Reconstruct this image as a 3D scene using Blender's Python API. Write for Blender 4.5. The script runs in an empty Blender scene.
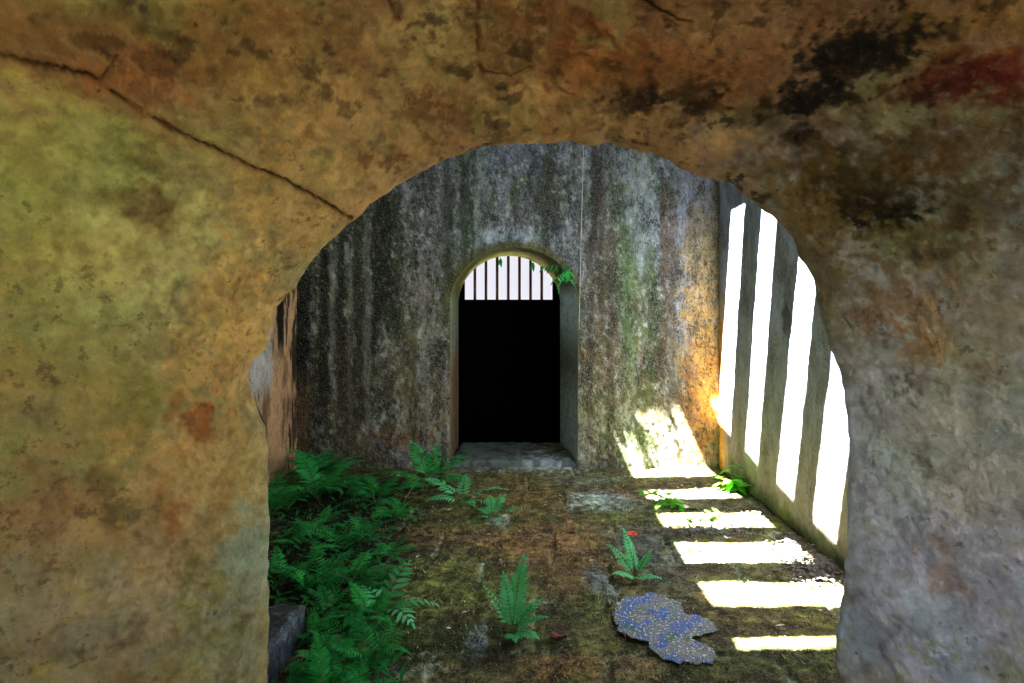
import bpy, bmesh, math, random
import numpy as np
from mathutils import Vector, Matrix, Euler

C = bpy.context.scene.collection
random.seed(7)
F = 560.0            # focal length in pixels of the 1024 wide frame
VX, VY = 537.0, 318.0
EYE = 1.465
YW = 5.47            # back wall
YE = 1.55            # room side of the thick arch wall
XL, XR = -2.35, 1.78
HR = 4.2             # roof height
SX, SY = 0.45, 0.215 # sun travel per metre of fall

def at(px, py, Y):
    return Vector(((px-VX)*Y/F, Y, EYE-(py-VY)*Y/F))
def onfloor(px, py, z=0.0):
    Y = (EYE-z)*F/(py-VY)
    return Vector(((px-VX)*Y/F, Y, z))
def lin(c):
    c = np.asarray(c, float)/255.0
    return np.where(c <= .04045, c/12.92, ((c+.055)/1.055)**2.4)

# ---------------------------------------------------------------- noise
_rs = np.random.RandomState(3)
_perm = np.concatenate([_rs.permutation(256)]*3)
_grad = _rs.normal(size=(256, 3)); _grad /= np.linalg.norm(_grad, axis=1)[:, None]
def perlin(P):
    P = np.asarray(P, float)
    i = np.floor(P).astype(int); f = P-i; i &= 255
    u = f*f*f*(f*(f*6-15)+10)
    out = 0
    for dx in (0, 1):
        for dy in (0, 1):
            for dz in (0, 1):
                h = _perm[_perm[_perm[i[..., 0]+dx]+i[..., 1]+dy]+i[..., 2]+dz]
                d = f-np.array([dx, dy, dz])
                w = (u[..., 0] if dx else 1-u[..., 0])*(u[..., 1] if dy else 1-u[..., 1])*(u[..., 2] if dz else 1-u[..., 2])
                out = out+w*(_grad[h]*d).sum(-1)
    return out*1.6
def fbm(P, s=1.0, o=4, off=0.0, rough=.55):
    P = np.asarray(P, float)*np.asarray(s, float)+off
    a, t, r = 1.0, 0.0, 0
    for k in range(o):
        r = r+a*perlin(P*(2.03**k)+k*17.3); t += a; a *= rough
    return r/t*1.3
def sstep(a, b, x):
    t = np.clip((x-a)/(b-a), 0, 1); return t*t*(3-2*t)
def mixc(c, d, m):
    return c*(1-m[..., None])+np.asarray(d)*m[..., None]

# ---------------------------------------------------------------- objects
def link(o, parent=None):
    C.objects.link(o)
    if parent: o.parent = parent
    return o
def mesh_obj(name, verts, faces, mat=None, parent=None, smooth=False, cols=None, mats=None, fm=None):
    me = bpy.data.meshes.new(name)
    me.from_pydata([tuple(v) for v in verts], [], [tuple(int(i) for i in f) for f in faces])
    for m in (mats or ([mat] if mat else [])): me.materials.append(m)
    if fm is not None: me.polygons.foreach_set('material_index', list(fm))
    if smooth: me.polygons.foreach_set('use_smooth', [True]*len(me.polygons))
    if cols is not None:
        a = me.color_attributes.new('tone', 'FLOAT_COLOR', 'POINT')
        c4 = np.ones((len(verts), 4)); c4[:, :3] = cols
        a.data.foreach_set('color', c4.ravel())
    me.update()
    return link(bpy.data.objects.new(name, me), parent)
def tag(o, label=None, cat=None, group=None, kind=None):
    if label: o['label'] = label
    if cat: o['category'] = cat
    if group: o['group'] = group
    if kind: o['kind'] = kind
    return o
def empty(name, loc, rz=0):
    o = bpy.data.objects.new(name, None); C.objects.link(o)
    o.location = loc; o.rotation_euler = (0, 0, rz); o.empty_display_size = .05
    return o
class MB:
    def __init__(s): s.v = []; s.f = []
    def box(s, a, b):
        n = len(s.v); (x0, y0, z0), (x1, y1, z1) = a, b
        s.v += [(x0,y0,z0),(x1,y0,z0),(x1,y1,z0),(x0,y1,z0),(x0,y0,z1),(x1,y0,z1),(x1,y1,z1),(x0,y1,z1)]
        s.f += [tuple(n+i for i in q) for q in ((0,3,2,1),(4,5,6,7),(0,1,5,4),(1,2,6,5),(2,3,7,6),(3,0,4,7))]
    def tube(s, pts, r0, r1=None, n=6):
        r1 = r0 if r1 is None else r1
        k = len(s.v); m = len(pts)
        for i, p in enumerate(pts):
            p = Vector(p)
            d = (Vector(pts[min(i+1, m-1)])-Vector(pts[max(i-1, 0)])).normalized()
            a = d.cross(Vector((.31, .95, .07))).normalized(); b = d.cross(a)
            r = r0+(r1-r0)*i/(m-1)
            for j in range(n):
                t = 2*math.pi*j/n; s.v.append(tuple(p+a*math.cos(t)*r+b*math.sin(t)*r))
        for i in range(m-1):
            for j in range(n):
                s.f.append((k+i*n+j, k+i*n+(j+1) % n, k+(i+1)*n+(j+1) % n, k+(i+1)*n+j))
        s.f.append(tuple(k+j for j in range(n))[::-1]); s.f.append(tuple(k+(m-1)*n+j for j in range(n)))
    def leaf(s, base, d, up, L, W, droop=.25, fold=.3, n=5, shape=.45):
        base = Vector(base); d = Vector(d).normalized(); up = Vector(up)
        up = (up-d*up.dot(d)).normalized(); side = d.cross(up)
        k = len(s.v)
        for i in range(n+1):
            t = i/n
            c = base+d*(L*t)-up*(droop*L*t*t)
            if shape < .5: w = W*.5*(math.sin(math.pi*min(1, t**.75*.97+.03)))**.8
            else: w = W*.5*(1-t)**.6*min(1, t*6+.5)
            if i == n: w = W*.01
            s.v += [tuple(c-side*w+up*w*fold), tuple(c), tuple(c+side*w+up*w*fold)]
        for i in range(n):
            a = k+3*i
            s.f += [(a, a+1, a+4, a+3), (a+1, a+2, a+5, a+4)]
    def build(s, name, mat, parent=None, smooth=False):
        return mesh_obj(name, s.v, s.f, mat, parent, smooth)

# ---------------------------------------------------------------- materials
def nt(name):
    m = bpy.data.materials.new(name); m.use_nodes = True
    t = m.node_tree; t.nodes.clear()
    return m, t
def N(t, ty, **kw):
    n = t.nodes.new(ty)
    for k, v in kw.items():
        if k in n.inputs: n.inputs[k].default_value = v
        else: setattr(n, k, v)
    return n
def noise(t, vec, scale, detail=5, rough=.6, stretch=None):
    if stretch:
        mp = N(t, 'ShaderNodeMapping'); mp.inputs['Scale'].default_value = stretch
        t.links.new(vec, mp.inputs['Vector']); vec = mp.outputs[0]
    n = N(t, 'ShaderNodeTexNoise', Scale=scale, Detail=detail, Roughness=rough)
    t.links.new(vec, n.inputs['Vector']); return n.outputs['Fac']
def ramp(t, fac, a, b, lo=0.0, hi=1.0):
    n = N(t, 'ShaderNodeMapRange'); n.inputs['From Min'].default_value = a; n.inputs['From Max'].default_value = b
    n.inputs['To Min'].default_value = lo; n.inputs['To Max'].default_value = hi
    t.links.new(fac, n.inputs['Value']); return n.outputs[0]
def mul(t, a, b, op='MULTIPLY'):
    n = N(t, 'ShaderNodeMath', operation=op)
    for i, x in enumerate((a, b)):
        if hasattr(x, 'links'): t.links.new(x, n.inputs[i])
        else: n.inputs[i].default_value = x
    return n.outputs[0]
def cmix(t, a, b, fac, mode='MIX'):
    n = N(t, 'ShaderNodeMix', data_type='RGBA', blend_type=mode)
    for x, i in ((a, 6), (b, 7), (fac, 0)):
        if hasattr(x, 'links'): t.links.new(x, n.inputs[i])
        elif i == 0: n.inputs[i].default_value = x
        else: n.inputs[i].default_value = (*x, 1) if len(x) == 3 else x
    return n.outputs[2]
def finish(t, col, rough, height=None, dist=.01, strength=1.0, spec=.3):
    b = N(t, 'ShaderNodeBsdfPrincipled'); o = N(t, 'ShaderNodeOutputMaterial')
    if hasattr(col, 'links'): t.links.new(col, b.inputs['Base Color'])
    else: b.inputs['Base Color'].default_value = (*col, 1)
    if hasattr(rough, 'links'): t.links.new(rough, b.inputs['Roughness'])
    else: b.inputs['Roughness'].default_value = rough
    b.inputs['Specular IOR Level'].default_value = spec
    if height is not None:
        bp = N(t, 'ShaderNodeBump', Distance=dist, Strength=strength)
        t.links.new(height, bp.inputs['Height']); t.links.new(bp.outputs[0], b.inputs['Normal'])
    t.links.new(b.outputs[0], o.inputs[0]); return b

def weathered(name, fine=60, speck=.5, light=(.5,.5,.5), dark=(.01,.01,.008), stretch=None, bump=.006,
              lightamt=.5, darkamt=.6, contrast=.5, rough=.92, hue=None, lth=.62, dth=.6, spec=.2):
    """plaster / stone / moss: the mesh's own tone attribute broken up by fine procedural dirt and lichen"""
    m, t = nt(name)
    tc = N(t, 'ShaderNodeTexCoord').outputs['Object']
    a = N(t, 'ShaderNodeAttribute', attribute_name='tone').outputs['Color']
    n1 = noise(t, tc, fine, 6, .7, stretch); n2 = noise(t, tc, fine*.3, 6, .65, stretch)
    n3 = noise(t, tc, fine*1.9, 4, .7); n4 = noise(t, tc, fine*.09, 5, .6, stretch)
    g = ramp(t, n2, .3, .7, 1-contrast, 1+contrast); g2 = ramp(t, n1, .3, .7, 1-contrast, 1+contrast)
    gg = mul(t, g, g2)
    h = N(t, 'ShaderNodeCombineColor'); [t.links.new(gg, h.inputs[i]) for i in range(3)]
    c = cmix(t, a, h.outputs[0], 1.0, 'MULTIPLY')
    if hue: c = cmix(t, c, hue, ramp(t, n4, .5, .68, 0, .55))
    c = cmix(t, c, dark, ramp(t, mul(t, n1, ramp(t, n4, .3, .7, .75, 1.2)), dth*.9, dth*1.05, 0, darkamt))
    c = cmix(t, c, light, ramp(t, n3, lth, lth+.1, 0, lightamt))
    hh = mul(t, mul(t, n1, .6), mul(t, n2, 1.2), 'ADD')
    finish(t, c, rough, hh, bump, 1.0, spec)
    return m
M = {}
M['reveal'] = weathered('weathered_ochre_plaster', fine=34, light=(.55,.47,.3), dark=(.035,.02,.008), bump=.010, contrast=.24, lightamt=.07, darkamt=.6, dth=.64, lth=.58)
M['back'] = weathered('algae_stained_wall', fine=70, light=(.6,.62,.58), dark=(.012,.013,.008), stretch=(1,1,.45), bump=.009, contrast=.5, lightamt=.7, darkamt=.8, lth=.57, dth=.55)
M['side'] = weathered('grey_lime_wall', fine=60, light=(.5,.5,.48), dark=(.03,.03,.02), stretch=(1,1,.6), bump=.008, contrast=.25, lightamt=.3, darkamt=.6, dth=.58)
M['floor'] = weathered('mossy_paving', fine=62, light=(.55,.53,.4), dark=(.012,.010,.004), bump=.02, contrast=.85, lightamt=.6, darkamt=.85, lth=.59, dth=.52)
M['jamb'] = weathered('mossy_reveal_stone', fine=70, light=(.5,.5,.48), dark=(.02,.02,.02), bump=.012, contrast=.35, lightamt=.3, darkamt=.6)
def plain(name, col, rough=.8, nz=40, amt=.3, bump=.003, spec=.3, metallic=0):
    m, t = nt(name); tc = N(t, 'ShaderNodeTexCoord').outputs['Object']
    n = noise(t, tc, nz, 5, .65)
    c = cmix(t, tuple(x*(1-amt) for x in col), tuple(min(1, x*(1+amt)) for x in col), ramp(t, n, .35, .65))
    b = finish(t, c, rough, n, bump, 1, spec); b.inputs['Metallic'].default_value = metallic
    return m
def leafmat(name, a, b_, trans=.25):
    m, t = nt(name)
    tc = N(t, 'ShaderNodeTexCoord').outputs['Object']; oi = N(t, 'ShaderNodeObjectInfo').outputs['Random']
    n = noise(t, tc, 14, 3, .6)
    c = cmix(t, a, b_, ramp(t, mul(t, n, mul(t, oi, .35), 'ADD'), .4, .95))
    b = N(t, 'ShaderNodeBsdfPrincipled', Roughness=.5); t.links.new(c, b.inputs['Base Color']); b.inputs['Specular IOR Level'].default_value = .3
    tr = N(t, 'ShaderNodeBsdfTranslucent'); t.links.new(c, tr.inputs['Color'])
    mx = N(t, 'ShaderNodeMixShader'); mx.inputs[0].default_value = trans
    o = N(t, 'ShaderNodeOutputMaterial')
    t.links.new(b.outputs[0], mx.inputs[1]); t.links.new(tr.outputs[0], mx.inputs[2]); t.links.new(mx.outputs[0], o.inputs[0])
    return m
M['fern'] = leafmat('deep_green_fern', (.002,.08,.015), (.025,.46,.07))
M['fernpale'] = leafmat('pale_green_fern', (.05,.34,.10), (.10,.55,.20))
M['sprig'] = leafmat('sunlit_green_leaf', (.05,.30,.01), (.12,.50,.02))
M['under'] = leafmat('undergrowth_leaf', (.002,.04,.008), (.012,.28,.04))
M['stem'] = plain('fern_stem', (.05,.16,.03), .6)
M['deadleaf'] = plain('dead_brown_leaf', (.16,.09,.04), .8)
M['paleleaf'] = plain('bleached_leaf', (.55,.5,.4), .8)
M['darkleaf'] = plain('dark_leaf', (.03,.03,.02), .7)
M['redleaf'] = plain('dark_red_leaf', (.13,.01,.012), .6)
M['redflower'] = plain('red_flower', (.8,.08,.03), .6)
M['litter'] = plain('grey_leaf_litter', (.11,.10,.10), .85, amt=.7)
M['blue'] = plain('blue_plastic', (.05,.16,.55), .5)
M['wet'] = plain('wet_dark_stone', (.06,.085,.115), .3, nz=30, amt=.97, bump=.015, spec=.6)
m_, t_ = nt('wet_speckled_stone'); tc_ = N(t_, 'ShaderNodeTexCoord').outputs['Object']; na = noise(t_, tc_, 34, 5, .7); nb_ = noise(t_, tc_, 7, 4, .6)
c_ = cmix(t_, (.003,.008,.010), (.012,.024,.034), ramp(t_, nb_, .45, .65)); c_ = cmix(t_, c_, (.10,.15,.20), ramp(t_, mul(t_, na, ramp(t_, nb_, .35, .6, .8, 1.15)), .55, .64, 0, .85))
finish(t_, c_, .3, na, .015, 1, .6); M['wet'] = m_
M['iron'] = plain('black_iron', (.0012,.0012,.0012), .9, spec=.0)
M['rust'] = plain('rusty_bar', (.055,.012,.012), .7)
M['concrete'] = plain('roof_concrete', (.22,.21,.19), .9, nz=8)
M['wire'] = plain('pale_wire', (.45,.45,.42), .6)
M['twig'] = plain('dry_twig', (.28,.22,.14), .8)
M['ground'] = plain('bare_ground', (.30,.27,.19), .95, nz=3)

# ---------------------------------------------------------------- grids with stains
def grid_mesh(us, vs, fn):
    U, V = np.meshgrid(us, vs, indexing='ij')
    P = fn(U, V).reshape(-1, 3)
    nu, nv = len(us), len(vs)
    i, j = np.meshgrid(np.arange(nu-1), np.arange(nv-1), indexing='ij')
    a = (i*nv+j).ravel()
    return P, np.stack([a, a+nv, a+nv+1, a+1], 1)
def stains(P, col, blobs, warp=.12, ws=4.0, seed=0, soft=.5, ragged=.9):
    """lay stains of a given colour on the surface; every stain is an ellipsoid with a ragged edge, in metres"""
    Wp = P+warp*np.stack([fbm(P, ws, 4, seed+11), fbm(P, ws, 4, seed+23), fbm(P, ws, 4, seed+37)], -1)
    edge = fbm(P, ws*3.2, 4, seed+51)
    for (c, r, rgb, amt) in blobs:
        d = np.sqrt((((Wp-np.array(c))/np.array(r))**2).sum(-1))
        m = amt*(1-sstep(1-soft, 1+soft, d+ragged*edge))
        col = mixc(col, rgb, m)
    return col

# ---- back wall, with the arched doorway
def arch_outline(xa, xb, zs, zt, z0, n=40):
    cx, hw = (xa+xb)/2, (xb-xa)/2
    pts = [(xa, z0+(zs-z0)*k/14) for k in range(14)]
    pts += [(cx-hw*math.cos(math.pi*k/n), zs+(zt-zs)*math.sin(math.pi*k/n)) for k in range(n+1)]
    pts += [(xb, zs+(z0-zs)*k/14) for k in range(1, 15)]
    return np.array(pts)
DO = arch_outline(-.85, .40, 1.60, 2.158, 0)
DI = arch_outline(-.885, .26, 1.62, 2.165, 0)
YI = 6.32
def inside_arch(X, Z, xa=-.85, xb=.40, zs=1.60, zt=2.158):
    cx, hw = (xa+xb)/2, (xb-xa)/2
    e = ((X-cx)/hw)**2+((Z-zs)/(zt-zs))**2
    return (abs(X-cx) < hw) & ((Z < zs) | (e < 1))
xs = np.linspace(XL-.05, XR+.05, 290); zs_ = np.linspace(-.05, HR, 285)
P, Fq = grid_mesh(xs, zs_, lambda U, V: np.stack([U, np.full_like(U, YW), V], -1))
ins = inside_arch(P[:, 0], P[:, 2])
keep = ~(ins[Fq].all(1)); Fq = Fq[keep]
used_in = np.zeros(len(P), bool); used_in[Fq.ravel()] = True
mv = np.where(ins & used_in)[0]
seg = np.concatenate([DO[:1]*[1, 0]+[0, -.05], DO, DO[-1:]*[1, 0]+[0, -.05]])
dense = np.concatenate([np.linspace(seg[k], seg[k+1], 12) for k in range(len(seg)-1)])
for i in mv:
    d = ((dense-P[i][[0, 2]])**2).sum(1); q = dense[d.argmin()]; P[i, 0], P[i, 2] = q
dist = np.array([1.0]*len(P))
near = np.where((abs(P[:, 0]+.22) < .9) & (P[:, 2] < 2.5))[0]
dist[near] = np.sqrt(((P[near][:, None, [0, 2]]-dense[None, ::3])**2).sum(-1).min(1))
disp = .018*fbm(P, (5, 1, 4), 5, 3)+.007*fbm(P, 30, 3, 9)
P0 = P.copy()
P[:, 1] += disp*np.clip(dist/.06, 0, 1)
def B(px, py, rx, ry, rgb, amt, Y=YW, g=1.0):
    p = at(px, py, Y); return ((p.x, p.y, p.z), (rx*Y/F, 9, ry*Y/F), lin(rgb)*g, amt)
st = fbm(P0, (7, 1, .9), 5, 5)         # vertical runs
st2 = fbm(P0, (16, 1, 1.6), 4, 45)
cl = fbm(P0, 3.0, 5, 70)
G = 1.0
col = np.tile(lin((138, 141, 146)), (len(P), 1))
col = mixc(col, lin((72, 72, 58)), sstep(-.15, .4, st)*.8)
col = mixc(col, lin((150, 152, 150)), sstep(.1, .5, -st2)*.5)
col = mixc(col, lin((85, 100, 62)), sstep(.05, .45, fbm(P0, (4, 1, 1.2), 4, 90))*.7)
blobs = [
 B(350, 330, 75, 150, (78, 86, 60), .6), B(306, 330, 9, 60, (12, 11, 8), .95), B(350, 240, 16, 60, (46, 60, 40), .7), B(322, 320, 10, 80, (24, 30, 18), .85), B(372, 300, 10, 80, (40, 50, 28), .7), B(385, 250, 16, 70, (40, 46, 30), .8),
 B(302, 380, 8, 70, (15, 13, 9), .95), B(330, 385, 22, 60, (52, 48, 28), .8), B(345, 400, 35, 25, (40, 36, 24), .6),
 B(468, 190, 12, 60, (50, 66, 44), .7), B(430, 190, 14, 40, (110, 120, 118), .6), B(480, 160, 14, 30, (130, 145, 140), .6),
 B(545, 190, 22, 30, (60, 68, 46), .7), B(520, 160, 30, 20, (92, 98, 115), .6), B(440, 240, 16, 60, (128, 128, 130), .5),
 B(508, 236, 42, 9, (168, 184, 196), .75), B(455, 250, 15, 30, (150, 160, 160), .4), B(425, 330, 14, 50, (150, 150, 142), .5),
 B(425, 415, 30, 30, (150, 142, 115), .7), B(400, 370, 12, 35, (82, 84, 48), .6), B(395, 436, 30, 8, (150, 95, 50), .6),
 B(605, 240, 12, 70, (96, 84, 66), .6), B(590, 250, 5, 110, (150, 145, 135), .4), B(600, 290, 9, 30, (70, 56, 46), .6),
 B(640, 210, 22, 60, (140, 146, 138), .75), B(628, 290, 16, 80, (98, 116, 66), .75), B(650, 330, 16, 70, (88, 92, 52), .7),
 B(672, 270, 7, 70, (98, 74, 50), .7), B(665, 190, 14, 26, (80, 90, 62), .6), B(600, 360, 20, 50, (118, 104, 78), .7),
 B(625, 405, 45, 25, (112, 116, 84), .6), B(660, 380, 10, 40, (90, 74, 50), .5), B(590, 430, 18, 40, (140, 138, 104), .6),
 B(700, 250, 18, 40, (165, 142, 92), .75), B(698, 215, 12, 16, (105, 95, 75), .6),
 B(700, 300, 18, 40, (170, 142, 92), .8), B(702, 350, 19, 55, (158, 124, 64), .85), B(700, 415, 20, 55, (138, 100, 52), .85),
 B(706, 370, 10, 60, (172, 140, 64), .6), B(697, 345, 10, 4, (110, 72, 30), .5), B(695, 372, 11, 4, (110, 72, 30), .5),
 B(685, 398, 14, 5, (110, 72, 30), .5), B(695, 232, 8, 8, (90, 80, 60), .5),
]
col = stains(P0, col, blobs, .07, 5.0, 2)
gr = col.mean(1, keepdims=True); hi = (P0[:, 0] < 1.3)[:, None]
s1 = fbm(P0, (24, 1, 9), 5, 145, .7); s2 = .6*fbm(P0, (22, 1, 12), 5, 185, .7)+.5*fbm(P0, (6, 1, 2), 3, 7); lf = (1-sstep(-1.3, -.4, P0[:, 0]))
col = mixc(col, col*.22, sstep(.02, .3, s1)*(.45+.5*lf)); col = mixc(col, lin((172, 184, 178)), sstep(.1, .4, s2)*(.45+.2*lf)*(P0[:, 0] < 1.25))
col = mixc(col, lin((62, 78, 36)), sstep(.05, .35, fbm(P0, (9, 1, 4), 5, 225))*.65*(P0[:, 0] < 1.25))
col = mixc(col, lin((112, 96, 66)), sstep(-.05, .4, fbm(P0, (3, 1, 2), 4, 265))*.5*(1-sstep(1.0, 2.2, P0[:, 2]-.3*P0[:, 0])))
gr = col.mean(1, keepdims=True)
col = np.where(hi, gr+(col-gr)*1.1, col)
tz = sstep(1.7, 2.5, P0[:, 2]+.25*cl)[:, None]; col = col*(np.array([1.05, 1.0, .86])*(1-tz)+np.array([.97, 1.0, 1.06])*tz)  # cool sky light from above put into the upper wall's colour; warmer tint below
fl = fbm(P0, (22, 1, 16), 5, 505, .75)
col = mixc(col, lin((176, 184, 172)), sstep(.22, .34, fl)*.65*(P0[:, 0] < 1.3)); col = mixc(col, lin((30, 32, 22)), sstep(.2, .34, -fl)*.7)
def run(px, y0, y1, w, rgb, amt, seed):
    global col
    p, q = at(px, y0, YW), at(px, y1, YW)
    dd = abs(P0[:, 0]-p.x+.035*fbm(P0, (0, 0, 2.2), 3, seed))/(w*YW/F)
    m = (1-sstep(.55, 1.25, dd+.7*fbm(P0, (18, 1, 7), 4, seed+3)))*sstep(q.z-.25, q.z+.1, P0[:, 2]+.2*fbm(P0, (12, 1, 3), 3, seed+5))*(1-sstep(p.z-.05, p.z+.2, P0[:, 2]+.2*fbm(P0, (12, 1, 3), 3, seed+7)))
    col = mixc(col, lin(rgb), m*amt)
for k, a in enumerate([(303, 280, 375, 8, (9, 8, 6), .97), (303, 385, 450, 7, (120, 84, 50), .7), (324, 250, 420, 5, (24, 28, 16), .8), (341, 230, 400, 4, (20, 26, 14), .75), (358, 215, 370, 5, (34, 44, 22), .75), (377, 200, 340, 6, (22, 28, 16), .8), (332, 260, 400, 3, (136, 140, 128), .6), (350, 250, 440, 3, (128, 136, 120), .55), (367, 230, 420, 4, (132, 134, 122), .5), (386, 195, 300, 5, (26, 28, 20), .8),
    (398, 190, 330, 4, (44, 50, 34), .6), (448, 150, 300, 6, (36, 52, 30), .75), (464, 150, 260, 5, (40, 58, 36), .7), (480, 150, 240, 5, (140, 158, 150), .5), (547, 170, 240, 9, (44, 48, 32), .7), (594, 140, 260, 4, (40, 34, 26), .75),
    (601, 140, 330, 3, (70, 58, 44), .7), (611, 230, 400, 4, (74, 54, 38), .6), (590, 250, 440, 4, (66, 50, 38), .5), (640, 150, 260, 10, (138, 148, 140), .5), (664, 190, 360, 3, (84, 58, 38), .7), (672, 200, 400, 4, (74, 64, 40), .5),
    (650, 260, 400, 5, (70, 84, 40), .6), (628, 250, 380, 6, (84, 108, 54), .6), (425, 280, 420, 5, (136, 136, 126), .5), (412, 330, 450, 6, (92, 92, 50), .6), (350, 340, 450, 14, (58, 48, 26), .6)]): run(*a, 400+7*k)
# green-yellow algae rim round the arch
rimm = (1-sstep(.03, .09, dist+.02*fbm(P0, 20, 3, 4)))*sstep(1.2, 1.7, P0[:, 2])
col = mixc(col, lin((84, 84, 36)), rimm*.9)
def compact(P, Fq, col):
    u = np.unique(Fq); m = -np.ones(len(P), int); m[u] = np.arange(len(u)); return P[u], m[Fq], col[u]
Pb, Fb, cb = compact(P, Fq[:, ::-1], col)
# reveal of the doorway, joined to the same wall
jv, jf, jc = [], [], []
nr = 26
def lerp_outline(k):
    s = k/nr; O = DO*(1-s)+DI*s; y = YW+(YI-YW)*s
    return O, y
def resample(O, n):
    d = np.r_[0, np.cumsum(np.sqrt((np.diff(O, axis=0)**2).sum(1)))]
    q = np.linspace(0, d[-1], n); return np.stack([np.interp(q, d, O[:, 0]), np.interp(q, d, O[:, 1])], 1)
nO = 260
R = []
for k in range(nr+1):
    O, y = lerp_outline(k); O = resample(O, nO)
    R.append(np.stack([O[:, 0], np.full(nO, y), O[:, 1]], 1))
R = np.array(R).reshape(-1, 3)
nrm = R.copy(); cxr = -.25; nrm = np.stack([np.where(R[:, 2] < 1.62, np.sign(R[:, 0]-cxr), (R[:, 0]-cxr)*1.6), 0*R[:, 0], np.where(R[:, 2] < 1.62, 0, R[:, 2]-1.62)], 1)
nrm /= np.linalg.norm(nrm, axis=1)[:, None]
tt = np.repeat(np.arange(nr+1)/nr, nO)
brick = (np.abs(((R[:, 2]/.085+.5) % 1)-.5) > .42)*1.0
R = R+nrm*((.012*fbm(R, 9, 4, 8)+.008*brick*(R[:, 2] < 1.7))*np.clip(tt*8, 0, 1)*np.clip((1-tt)*12, 0, 1))[:, None]
cr = np.tile(lin((100, 104, 92)), (len(R), 1))
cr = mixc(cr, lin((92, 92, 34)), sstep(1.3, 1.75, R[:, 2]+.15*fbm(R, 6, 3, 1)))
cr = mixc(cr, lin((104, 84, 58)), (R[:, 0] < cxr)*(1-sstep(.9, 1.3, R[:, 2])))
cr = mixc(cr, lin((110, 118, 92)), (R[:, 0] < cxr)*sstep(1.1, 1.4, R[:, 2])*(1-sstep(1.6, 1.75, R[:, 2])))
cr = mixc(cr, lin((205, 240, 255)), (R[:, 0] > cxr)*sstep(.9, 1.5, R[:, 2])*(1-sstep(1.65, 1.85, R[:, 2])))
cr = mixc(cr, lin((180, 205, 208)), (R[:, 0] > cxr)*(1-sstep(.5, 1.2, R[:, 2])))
i, j = np.meshgrid(np.arange(nr), np.arange(nO-1), indexing='ij'); a = (i*nO+j).ravel()
Fr = np.stack([a, a+1, a+1+nO, a+nO], 1)
# outer (far) face of the wall, from the inner outline to the rectangle
def fan(outline, y, x0, x1, z0, z1):
    n = len(outline); c = np.array([(x0+x1)/2, outline[:, 1].mean()])
    out = []
    for p in outline:
        if abs(p[1]) < 1e-6 or p[1] <= z0+1e-6: q = (x0 if p[0] < c[0] else x1, z0)
        else:
            d = p-np.array([c[0], z0]); sc = min((x1-c[0])/abs(d[0]) if abs(d[0]) > 1e-6 else 9e9, (z1-z0)/d[1] if d[1] > 1e-6 else 9e9)
            q = (c[0]+d[0]*sc, z0+d[1]*sc)
        out.append(q)
    # insert corners exactly
    out = np.array(out)
    for cxn in ((x0, z1), (x1, z1)):
        k = ((out-np.array(cxn))**2).sum(1).argmin(); out[k] = cxn
    V = np.concatenate([np.stack([outline[:, 0], np.full(n, y), outline[:, 1]], 1), np.stack([out[:, 0], np.full(n, y), out[:, 1]], 1)])
    a = np.arange(n-1)
    return V, np.stack([a, a+1, a+1+n, a+n], 1)
Vf, Ff = fan(resample(DI, nO), YI, XL-.3, XR+.3, 0, HR)
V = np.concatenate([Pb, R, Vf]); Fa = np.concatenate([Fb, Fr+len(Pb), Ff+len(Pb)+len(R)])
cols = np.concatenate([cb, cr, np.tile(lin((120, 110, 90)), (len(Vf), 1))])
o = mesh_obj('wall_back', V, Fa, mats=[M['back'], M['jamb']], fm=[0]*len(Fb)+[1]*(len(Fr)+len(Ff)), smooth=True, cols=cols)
tag(o, kind='structure', label='algae-streaked back wall with a small arched doorway')

# ---- side walls
def side_wall(name, X, sgn, base, label, extra):
    ys = np.linspace(YE-.05, YW+.03, 300); zz = np.linspace(-.05, HR, 280)
    P, Fq = grid_mesh(ys, zz, lambda U, V: np.stack([np.full_like(U, X), U, V], -1))
    P0 = P.copy()
    P[:, 0] += .010*fbm(P0, (1, 4, 3), 5, 13)+.004*fbm(P0, 26, 3, 19)
    col = np.tile(lin(base), (len(P), 1))
    col = extra(P0, col)
    n = len(P); x2 = X+sgn*.3
    Vb = np.array([(x2, YE-.05, -.05), (x2, YW+.03, -.05), (x2, YW+.03, HR), (x2, YE-.05, HR),
                   (X, YE-.05, -.05), (X, YW+.03, -.05), (X, YW+.03, HR), (X, YE-.05, HR)])
    Fx = [(n, n+1, n+2, n+3), (n+4, n+7, n+3, n), (n+5, n+6, n+2, n+1), (n+7, n+6, n+2, n+3)]
    F2 = np.concatenate([Fq, np.array(Fx)])
    o = mesh_obj(name, np.concatenate([P, Vb]), F2, M['side'], smooth=True, cols=np.concatenate([col, np.tile(lin(base), (8, 1))]))
    tag(o, kind='structure', label=label)
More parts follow.
